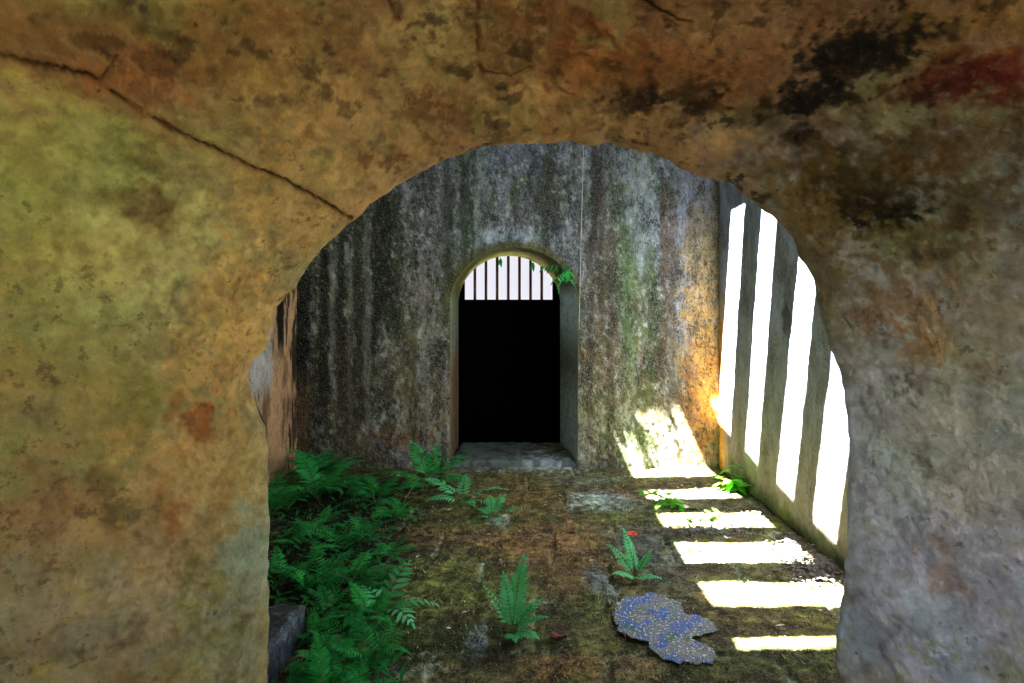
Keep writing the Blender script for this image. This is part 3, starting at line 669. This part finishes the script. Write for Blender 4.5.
# ---------------------------------------------------------------- plants
def frond(mb_leaf, mb_stem, base, az, L, rise, pairs, ll, lw, arch=.9, start=.22, twist=0):
    """pinnate frond: arching midrib with opposite leaflets"""
    d = Vector((math.cos(az), math.sin(az), 0)); n = 14
    pts = []; ang = rise; p = Vector(base)
    for i in range(n+1):
        pts.append(p.copy()); p = p+(d*math.cos(ang)+Vector((0, 0, 1))*math.sin(ang))*(L/n); ang -= arch/n
    mb_stem.tube(pts, .0032*L/.3+.0006, .0006, 5)
    for k in range(pairs):
        s = start+(1-start)*(k+.5)/pairs; fi = s*n; i0 = min(int(fi), n-1); q = pts[i0].lerp(pts[i0+1], fi-i0)
        tg = (pts[i0+1]-pts[i0]).normalized(); side = tg.cross(Vector((0, 0, 1))).normalized()
        side = (Matrix.Rotation(twist, 3, tg) @ side); up = side.cross(tg)
        prof = math.sin(math.pi*min(1, (.28+.72*(s-start)/(1-start))**.9))**.7 if k < pairs-1 else .35
        prof = max(prof, .25)
        for sg in (-1, 1):
            dd = side*sg+tg*(.35+.5*s)+Vector((0, 0, random.uniform(-.12, .1)))
            mb_leaf.leaf(q, dd, up, ll*prof*random.uniform(.9, 1.08), lw*(.6+.4*prof), droop=random.uniform(.05, .3), n=4)
    tg = (pts[-1]-pts[-2]).normalized()
    mb_leaf.leaf(pts[-1], tg, Vector((0, 0, 1)), ll*.5, lw*.8, n=3)
def fern(loc, spec, label, group=None, mat='fern', name='fern', cat='fern', rz=0):
    """spec: list of (azimuth deg, length, rise deg, pairs, leaflet length, leaflet width, arch)"""
    t = empty(name, loc, rz); tag(t, label, cat, group)
    for (az, L, rise, pairs, ll, lw, arc) in spec:
        a, b = MB(), MB()
        frond(a, b, (0, 0, -.004), math.radians(az), L, math.radians(rise), pairs, ll, lw, arc, twist=random.uniform(-.25, .25))
        f = a.build('frond', M[mat], t, True); b.build('midrib', M['stem'], f, True)
    return t
def rand_spec(n, L, az0=0, spread=360, ll=.075, rise=(35, 70)):
    out = []
    for k in range(n):
        l = L*random.uniform(.75, 1.1)
        out.append((az0+spread*(k+random.uniform(-.3, .3))/n, l, random.uniform(*rise), random.randint(10, 14), ll*random.uniform(.85, 1.15), .017*ll/.09, random.uniform(.7, 1.5)))
    return out
def copy_tree(o, parent=None):
    c = o.copy(); C.objects.link(c); c.parent = parent
    for ch in o.children: copy_tree(ch, c)
    return c
GB = 'ferns of the thicket along the left wall'
LB = 'dark green fern growing in the thicket along the left wall'
protos = [fern((0, 0, 0), rand_spec(7, .46, 10, ll=.10, rise=(45, 78)), LB, GB), fern((0, 0, 0), rand_spec(7, .42, 40, ll=.12, rise=(40, 75)), LB, GB), fern((0, 0, 0), rand_spec(6, .36, 25, ll=.08), LB, GB)]
spots = [(286,512,1.15),(318,500,1.0),(352,492,1.0),(338,468,.85),(376,505,.9),(300,545,.9),(345,550,.8),(395,520,.6),(280,585,1.0),(318,590,.8),(352,585,.8),(380,585,.62),
         (300,470,.9),(370,620,.75),(345,640,.85),(372,668,.8),(335,676,.7),(312,640,.7),(366,545,.62),(285,480,1.0),(320,530,.85),(330,612,.7),(322,700,.75),(360,705,.8),(268,520,1.0),(392,555,.45)]
random.seed(11)
for k, (px, py, s) in enumerate(spots):
    o = protos[k] if k < 3 else copy_tree(protos[k % 3])
    p = onfloor(px, py); p.x = max(p.x, XL+.38*s); p.y = min(p.y, YW-.42*s); o.location = (p.x, p.y, 0.004)
    s *= .82*(.8 if py > 600 else 1.22 if py < 510 else 1)
    o.scale = (s, s, s*random.uniform(.8, 1.1)); o.rotation_euler = (0, 0, random.uniform(0, 6.28))
# undergrowth of small leaves and dark stems
random.seed(5)
u = MB()
for k in range(1500):
    py = random.uniform(470, 720)
    lim = 400-(0 if py < 520 else (py-520)*.05)
    p = onfloor(random.uniform(225, lim)+random.gauss(0, 8), py)
    if p.x < XL+.13 or p.y < YE+.1 or (p.x < -1.0 and p.y < 2.62): continue
    z = random.uniform(.01, .11)*(.6 if py > 560 else 1)
    az = random.uniform(0, 6.28); el = random.uniform(-.3, .7)
    L = random.uniform(.03, .085)
    u.leaf((p.x, p.y, z), (math.cos(az)*math.cos(el), math.sin(az)*math.cos(el), math.sin(el)), (0, 0, 1), L, L*random.uniform(.22, .42), droop=random.uniform(0, .5), n=3)
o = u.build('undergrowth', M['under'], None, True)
tag(o, 'low tangle of small dark green leaves under the left ferns', 'undergrowth', kind='stuff')

# single plants that can be told apart
random.seed(21)
p = onfloor(512, 634)
fern(p, [(75, .34, 72, 15, .066, .020, .6), (110, .26, 78, 12, .056, .018, .7), (95, .18, 55, 9, .055, .018, .6), (-10, .18, 55, 9, .06, .018, .8), (-40, .15, 40, 8, .055, .022, .8), (-80, .12, 40, 6, .05, .022, .7), (150, .24, 66, 9, .034, .013, .6), (30, .2, 60, 8, .05, .02, .8)],
     'pale green fern standing alone in the moss at the middle foreground', mat='fernpale')
p = onfloor(636, 578)
t = fern(p, [(110, .26, 72, 11, .05, .019, .5), (150, .22, 60, 9, .05, .019, .6), (-150, .16, 40, 8, .045, .018, .6), (-40, .15, 35, 7, .045, .018, .6), (40, .18, 62, 8, .045, .018, .7), (-90, .12, 40, 6, .04, .018, .5)],
     'small green fern with a red flower beside the blue-grey crusted patch', mat='fernpale')
m = MB()
for k in range(11):
    a = k*.571; m.leaf((0, 0, 0), (math.cos(a), math.sin(a), .35), (0, 0, 1), .036, .02, n=3)
q = at(632, 534, p.y); f = m.build('flower', M['redflower'], t, True); f.location = (q.x-p.x, 0, q.z)
f['label'] = 'small red flower'
m = MB(); m.tube([(0, 0, 0), ((q.x-p.x)*.6, .004, q.z*.55), (q.x-p.x, 0, q.z)], .0022, .0012, 5); m.build('stalk', M['stem'], t, True)
p = onfloor(492, 518)
fern(p, [(60, .22, 70, 9, .065, .017, 1.2), (100, .2, 75, 8, .06, .017, 1.3), (-10, .30, 42, 10, .04, .013, .9), (150, .15, 60, 7, .05, .015, 1.4), (200, .14, 40, 6, .045, .014, 1.2), (-60, .13, 40, 6, .045, .014, 1.2)],
     'little fern tuft rising from a dark hole in the paving before the doorway', mat='fernpale')
p = onfloor(462, 503)
fern(p, [(165, .42, 55, 13, .09, .022, 1.1), (0, .38, 48, 12, .08, .02, 1.1), (90, .3, 60, 9, .07, .02, 1.0), (-60, .24, 40, 8, .07, .018, 1.0), (200, .28, 40, 9, .07, .02, 1.0), (-20, .26, 30, 8, .06, .018, .9)],
     'green fern with fronds spread sideways between the tuft and the doorway corner', mat='fernpale')
p = onfloor(428, 487)
fern(p, [(125, .5, 70, 12, .12, .026, 1.0), (35, .5, 58, 12, .12, .026, 1.1), (-20, .42, 45, 11, .11, .024, 1.1), (185, .40, 50, 11, .11, .024, 1.1), (80, .4, 75, 10, .1, .024, .8), (230, .3, 40, 9, .09, .022, 1.0)],
     'bushy green fern at the foot of the wall left of the doorway', mat='fern')
p = onfloor(384, 612)
fern(p, [(70, .28, 60, 6, .085, .024, .9), (10, .26, 38, 6, .085, .022, 1.2), (-40, .24, 45, 6, .085, .022, 1.4), (140, .2, 50, 5, .08, .022, 1.0)],
     'narrow-leaved plant leaning out of the thicket over the yellow-green moss', mat='fernpale', name='leafy_plant', cat='plant')
# bright plant in the sun at the foot of the right wall
def leafy(name, loc, stems, label, cat='plant', mat='sprig', L=.09, W=.04, hang=False):
    t = empty(name, loc); tag(t, label, cat)
    for (az, ln, rise, nl) in stems:
        s, l = MB(), MB(); d = Vector((math.cos(math.radians(az)), math.sin(math.radians(az)), 0)); p = Vector((0, 0, 0)); a = math.radians(rise); pts = []
        for i in range(8): pts.append(p.copy()); p = p+(d*math.cos(a)+Vector((0, 0, 1))*math.sin(a))*ln/7; a -= .12
        s.tube(pts, .004, .0015, 5)
        for k in range(nl):
            q = pts[1+int(k*6/nl)]; th = random.uniform(0, 6.28) if not hang else random.uniform(3.6, 5.8)
            dd = Vector((math.cos(th), math.sin(th)*.6, random.uniform(-.3, .5))) if not hang else Vector((math.cos(th), .3*math.sin(th), -.9))
            l.leaf(q, dd, (0, 0, 1) if not hang else (0, -1, .2), L*random.uniform(.8, 1.2), W*random.uniform(.8, 1.1), droop=.3, n=5)
        st_ = s.build('stem', M['stem'], t, True); l.build('leaves', M[mat], t, True)
    return t
random.seed(4)
p = onfloor(737, 490)
leafy('leafy_plant', (min(p.x, XR-.1), p.y, .0), [(100, .24, 80, 10), (180, .2, 55, 9), (10, .1, 50, 7), (-80, .2, 45, 10), (-120, .2, 60, 9), (-40, .1, 60, 7)],
      'bright green seedling in the corner at the foot of the sunlit right wall', L=.11, W=.048)
p = onfloor(680, 508)
leafy('leafy_sprig', (p.x, p.y, .0), [(172, .34, 38, 13), (150, .22, 50, 9), (200, .22, 30, 8)], 'leafy green sprig lying across the second sunlit band, pointing left', L=.095, W=.045)
p = onfloor(702, 520)
leafy('leafy_sprig', (p.x, p.y, .0), [(20, .18, 25, 9), (190, .16, 30, 8)], 'flat leafy sprig between the second and third sunlit bands', L=.075, W=.034)
# leaves hanging in the doorway
random.seed(8)
p = at(570, 270, YW-.03)
leafy('hanging_creeper', tuple(p), [(180, .30, 25, 9), (186, .2, -15, 8), (180, .1, -70, 7), (180, .22, -40, 6), (170, .08, 10, 6)], 'green creeper hanging at the upper right of the doorway arch', cat='creeper', mat='fern', L=.075, W=.02, hang=True)
for (px, py, lb) in ((500.5, 258, 'single leaf dangling at the top of the barred window, near its middle'), (533, 262, 'small leaf dangling in the barred window, right of the middle')):
    m = MB(); q = at(px, py, YI-.06)
    m.leaf((0, 0, 0), (.05, .05, -1), (0, -1, 0), .11, .035, n=5)
    m.leaf((0, 0, -.01), (-.35, 0, -1), (0, -1, 0), .08, .028, n=5)
    o = m.build('hanging_leaf', M['fern'], None, True); o.location = q; tag(o, lb, 'leaf')

# ---------------------------------------------------------------- things on the floor
# dark wet slab, lower left
random.seed(3)
def rock_slab():
    us = np.linspace(-1.62, -1.064, 60); vs = np.linspace(1.72, 2.58, 70)
    P, Fq = grid_mesh(us, vs, lambda U, V: np.stack([U, V, np.full_like(U, .15)], -1)); P0 = P.copy()
    e = np.minimum(np.minimum(P0[:, 0]+1.62, -1.064-P0[:, 0]), np.minimum(P0[:, 1]-1.72, 2.58-P0[:, 1]))
    P[:, 2] += .012*fbm(P0, 8, 5, 3)-.012*(1-sstep(0, .02, e))
    P[:, 0] += .008*fbm(P0, 10, 3, 8)*(1-sstep(0, .05, e))
    n = len(P); nu, nv = 60, 70
    ring = [k*nv for k in range(nu)]+[(nu-1)*nv+k for k in range(1, nv)]+[k*nv+nv-1 for k in range(nu-2, -1, -1)]+[k for k in range(nv-2, 0, -1)]
    V, Fs = [P], []
    m = len(ring); prev = list(ring); base = n
    for lv, z in enumerate((.10, .05, -.02)):
        low = P[ring].copy(); low[:, 2] = z; low[:, :2] += (.01*fbm(np.c_[low[:, :2], low[:, 2]+lv], 9, 3, 2))[:, None]
        V.append(low); cur = list(range(base, base+m)); base += m
        Fs += [(prev[k], cur[k], cur[(k+1) % m], prev[(k+1) % m]) for k in range(m)]; prev = cur
    return mesh_obj('stone_slab', np.concatenate(V), np.concatenate([Fq, np.array(Fs)]), M['wet'], smooth=True)
tag(rock_slab(), 'dark wet stone slab lying by the left foot of the front arch', 'stone slab')

# blue-grey crusted patch
m_, t_ = nt('blue_grey_crust')
tc = N(t_, 'ShaderNodeTexCoord').outputs['Object']
n1_ = noise(t_, tc, 10, 3, .6); n2_ = noise(t_, tc, 75, 5, .7); n3_ = noise(t_, tc, 14, 4, .6, (1, 1, 1))
c = cmix(t_, (.22,.25,.24), (.07,.17,.48), ramp(t_, n1_, .49, .57))
mp = N(t_, 'ShaderNodeMapping'); mp.inputs['Location'].default_value = (3, 7, 0); t_.links.new(tc, mp.inputs[0])
c = cmix(t_, c, (.06,.22,.06), ramp(t_, noise(t_, mp.outputs[0], 12, 3, .6), .58, .68, 0, .9))
c = cmix(t_, c, (.03,.03,.03), ramp(t_, n2_, .48, .55, 0, .92))
c = cmix(t_, c, (.75,.78,.75), ramp(t_, noise(t_, tc, 75, 3, .6), .56, .62, 0, .85))
finish(t_, c, .85, n2_, .01)
outline = [(613,612),(620,598),(640,594),(655,592),(680,600),(686,612),(700,614),(714,622),(718,628),(702,634),(690,636),(712,646),(716,658),(700,662),(672,660),(652,650),(648,640),(632,636),(618,628)]
pp = [onfloor(x, y, .02) for x, y in outline]
pts = resample(np.array([(q.x, q.y) for q in pp+[pp[0]]]), 140)[:-1]
rr = fbm(np.c_[pts, pts[:, :1]*0], 24, 4, 3); cen = pts.mean(0); pts = pts+(pts-cen)*(.14*rr)[:, None]
bm = bmesh.new(); vs = [bm.verts.new((x, y, .010)) for x, y in pts]; f = bm.faces.new(vs)
g = bmesh.ops.triangulate(bm, faces=[f]); bmesh.ops.subdivide_edges(bm, edges=[e for e in bm.edges if e.calc_length() > .03], cuts=3, use_grid_fill=True)
ex = bmesh.ops.extrude_face_region(bm, geom=list(bm.faces)); up = [v for v in ex['geom'] if isinstance(v, bmesh.types.BMVert)]
P3 = np.array([v.co[:] for v in up]); hz = .013+.006*fbm(P3, 18, 3, 5)
for v, h in zip(up, hz): v.co.z = h
bmesh.ops.recalc_face_normals(bm, faces=bm.faces)
me = bpy.data.meshes.new('crust_patch'); bm.to_mesh(me); bm.free(); me.materials.append(m_)
tag(link(bpy.data.objects.new('crust_patch', me)), 'blue-grey lichen crusted patch on the paving at the right foreground', 'crust')

# leaf litter in the corner by the right wall (nobody could count it)
random.seed(9)
m = MB()
def litter(px, py, sx, sy, n, L=(.02, .05)):
    for k in range(n):
        q = onfloor(random.gauss(px, sx), random.gauss(py, sy))
        if q.x > XR-.03 or q.y > YW-.03 or q.y < YE+.1: continue
        a = random.uniform(0, 6.28); l = random.uniform(*L)
        m.leaf((q.x, q.y, random.uniform(.012, .035)), (math.cos(a), math.sin(a), random.uniform(-.25, .3)), (0, 0, 1), l, l*.35, droop=random.uniform(-.3, .4), n=3)
litter(822, 568, 18, 10, 420); litter(795, 548, 14, 8, 160); litter(765, 510, 10, 8, 80)
tag(m.build('leaf_litter', M['litter']), 'drift of small grey leaves along the foot of the right wall', 'leaf litter', kind='stuff')
m = MB(); litter(700, 532, 22, 3, 260, (.02, .06)); litter(690, 484, 26, 3, 120, (.015, .04))
litter(478, 462, 12, 3, 160, (.03, .08)); litter(440, 478, 16, 4, 120, (.02, .06))
tag(m.build('leaf_litter', M['litter']), 'scatter of dry stalks and leaf bits between the sunlit bands and before the doorway', 'leaf litter', kind='stuff')
# single fallen leaves
def fallen(name, px, py, L, W, ang, mat, label, group=None, z=.022, curl=.2):
    m = MB(); m.leaf((-L/2, 0, 0), (1, 0, .06), (0, 0, 1), L, W, droop=curl, fold=.35, n=6)
    o = m.build(name, M[mat], None, True); q = onfloor(px, py, z); o.location = q; o.rotation_euler = (0, 0, math.radians(ang))
    return tag(o, label, 'leaf', group)
fallen('fallen_leaf', 687, 547, .07, .03, 170, 'darkleaf', 'dark leaf in the fourth sunlit band, leftmost of the pair')
fallen('fallen_leaf', 698, 548, .07, .028, 150, 'darkleaf', 'dark leaf in the fourth sunlit band, right of the pair')
fallen('fallen_leaf', 736, 556, .025, .02, 20, 'darkleaf', 'tiny dark speck of a leaf alone in the middle of the fourth sunlit band')
fallen('fallen_leaf', 728, 536, .10, .05, 60, 'paleleaf', 'bleached leaf with a stalk between the third and fourth sunlit bands', curl=.5)
fallen('fallen_leaf', 690, 506, .16, .08, 40, 'paleleaf', 'large bleached leaf beside the green sprig in the second sunlit band', curl=.5)
fallen('fallen_leaf', 560, 633, .09, .07, 60, 'redleaf', 'dark red curled leaf lying on the moss right of the middle fern', curl=.7)
GD = 'small dark leaves in the third sunlit band'
random.seed(31)
for (px, py) in ((736,520),(742,524),(748,521),(756,517),(762,524),(731,524),(752,526)):
    fallen('fallen_leaf', px, py, random.uniform(.03, .055), .018, random.uniform(0, 180), 'darkleaf', 'small dark leaf in the third sunlit band near the right wall', GD)
GS = 'small pale leaf scraps on the moss'
for (px, py) in ((464,612),(449,628),(418,556),(520,531),(545,505),(610,532),(575,470),(488,534),(705,655),(780,625),(820,610),(440,520),(500,560),(592,560)):
    fallen('fallen_leaf', px, py, random.uniform(.02, .05), .014, random.uniform(0, 180), 'paleleaf', 'tiny pale leaf scrap lying on the mossy paving', GS)
fallen('plastic_scrap', 803, 556, .07, .04, 20, 'blue', 'bright blue plastic scrap in the grey leaf litter by the right wall', z=.045)
def twig(px0, py0, px1, py1, label, r=.003, z=.02):
    a, b = onfloor(px0, py0, z), onfloor(px1, py1, z); mid = (a+b)/2+Vector((.01, .02, .012))
    m = MB(); m.tube([a, a.lerp(mid, .6)+Vector((0, 0, .004)), mid, b.lerp(mid, .5), b], r, r*.5, 6)
    tag(m.build('twig', M['twig'], None, True), label, 'twig')
twig(503, 496, 548, 492, 'pale thin twig lying on the moss in front of the doorway')
twig(530, 539, 548, 534, 'short pale twig on the moss right of the little fern tuft')
twig(612, 600, 626, 640, 'dry root strand at the left edge of the blue-grey patch')
twig(405, 500, 414, 484, 'pale curved twig beside the bushy fern left of the doorway', .004)
# a thin pale wire down the back wall
m = MB(); a = at(582, 60, YW-.03); b = at(579, 330, YW-.02)
m.tube([a, at(583.5, 150, YW-.02), at(581, 240, YW-.02), b], .0035, n=6)
tag(m.build('wire', M['wire'], None, True), 'thin pale wire hanging down the back wall right of the doorway', 'wire')
# vine leaves growing over the roof slot near the back wall
random.seed(17)
m = MB()
for k in range(74):
    X = random.choice([random.gauss(-.93, .09), random.uniform(-1.0, -.35), -.77+random.gauss(0, .03)])
    Yp = random.gauss(4.60, .05)
    if k > 44: X, Yp = random.uniform(-1.03, -.78), random.uniform(4.615, 4.68)
    a = 0; a = random.uniform(0, 6.28)
    m.leaf((X, Yp, HR+.07+random.uniform(0, .1)), (math.cos(a), math.sin(a), random.uniform(-.3, .3)), (0, 0, 1), random.uniform(.05, .09), .035, n=4)
tag(m.build('roof_vine', M['fern'], None, True), 'leafy vine creeping over the rear roof slot', 'vine', kind='stuff')

# ---------------------------------------------------------------- light, sky, camera
w = bpy.data.worlds.new('sky'); bpy.context.scene.world = w; w.use_nodes = True
t = w.node_tree; t.nodes.clear()
bg = t.nodes.new('ShaderNodeBackground'); out = t.nodes.new('ShaderNodeOutputWorld')
bg.inputs[0].default_value = (.86, .86, .95, 1); bg.inputs[1].default_value = 1.0
t.links.new(bg.outputs[0], out.inputs[0])
s = bpy.data.lights.new('sun', 'SUN'); s.energy = 300; s.angle = math.radians(.5); s.color = (1, .96, .88)
so = bpy.data.objects.new('sun', s); C.objects.link(so); so.location = (-3, -2, 9)
so.rotation_euler = Vector((SX, SY, -1)).to_track_quat('-Z', 'Y').to_euler()
cam = bpy.data.cameras.new('camera'); co = bpy.data.objects.new('camera', cam); C.objects.link(co)
co.location = (0, 0, EYE); co.rotation_euler = (math.pi/2, 0, 0)
cam.sensor_width = 36; cam.lens = 36*F/1024; cam.shift_x = -(VX-512)/1024; cam.shift_y = -(341.5-VY)/1024
cam.clip_start = .02
sc = bpy.context.scene; sc.camera = co
sc.view_settings.view_transform = 'Standard'; sc.view_settings.look = 'None'; sc.view_settings.gamma = 1; sc.view_settings.exposure = 0
sc.view_settings.use_curve_mapping = False
sc.cycles.max_bounces = 12; sc.cycles.diffuse_bounces = 8; sc.cycles.use_denoising = True
sc.cycles.sample_clamp_indirect = 20
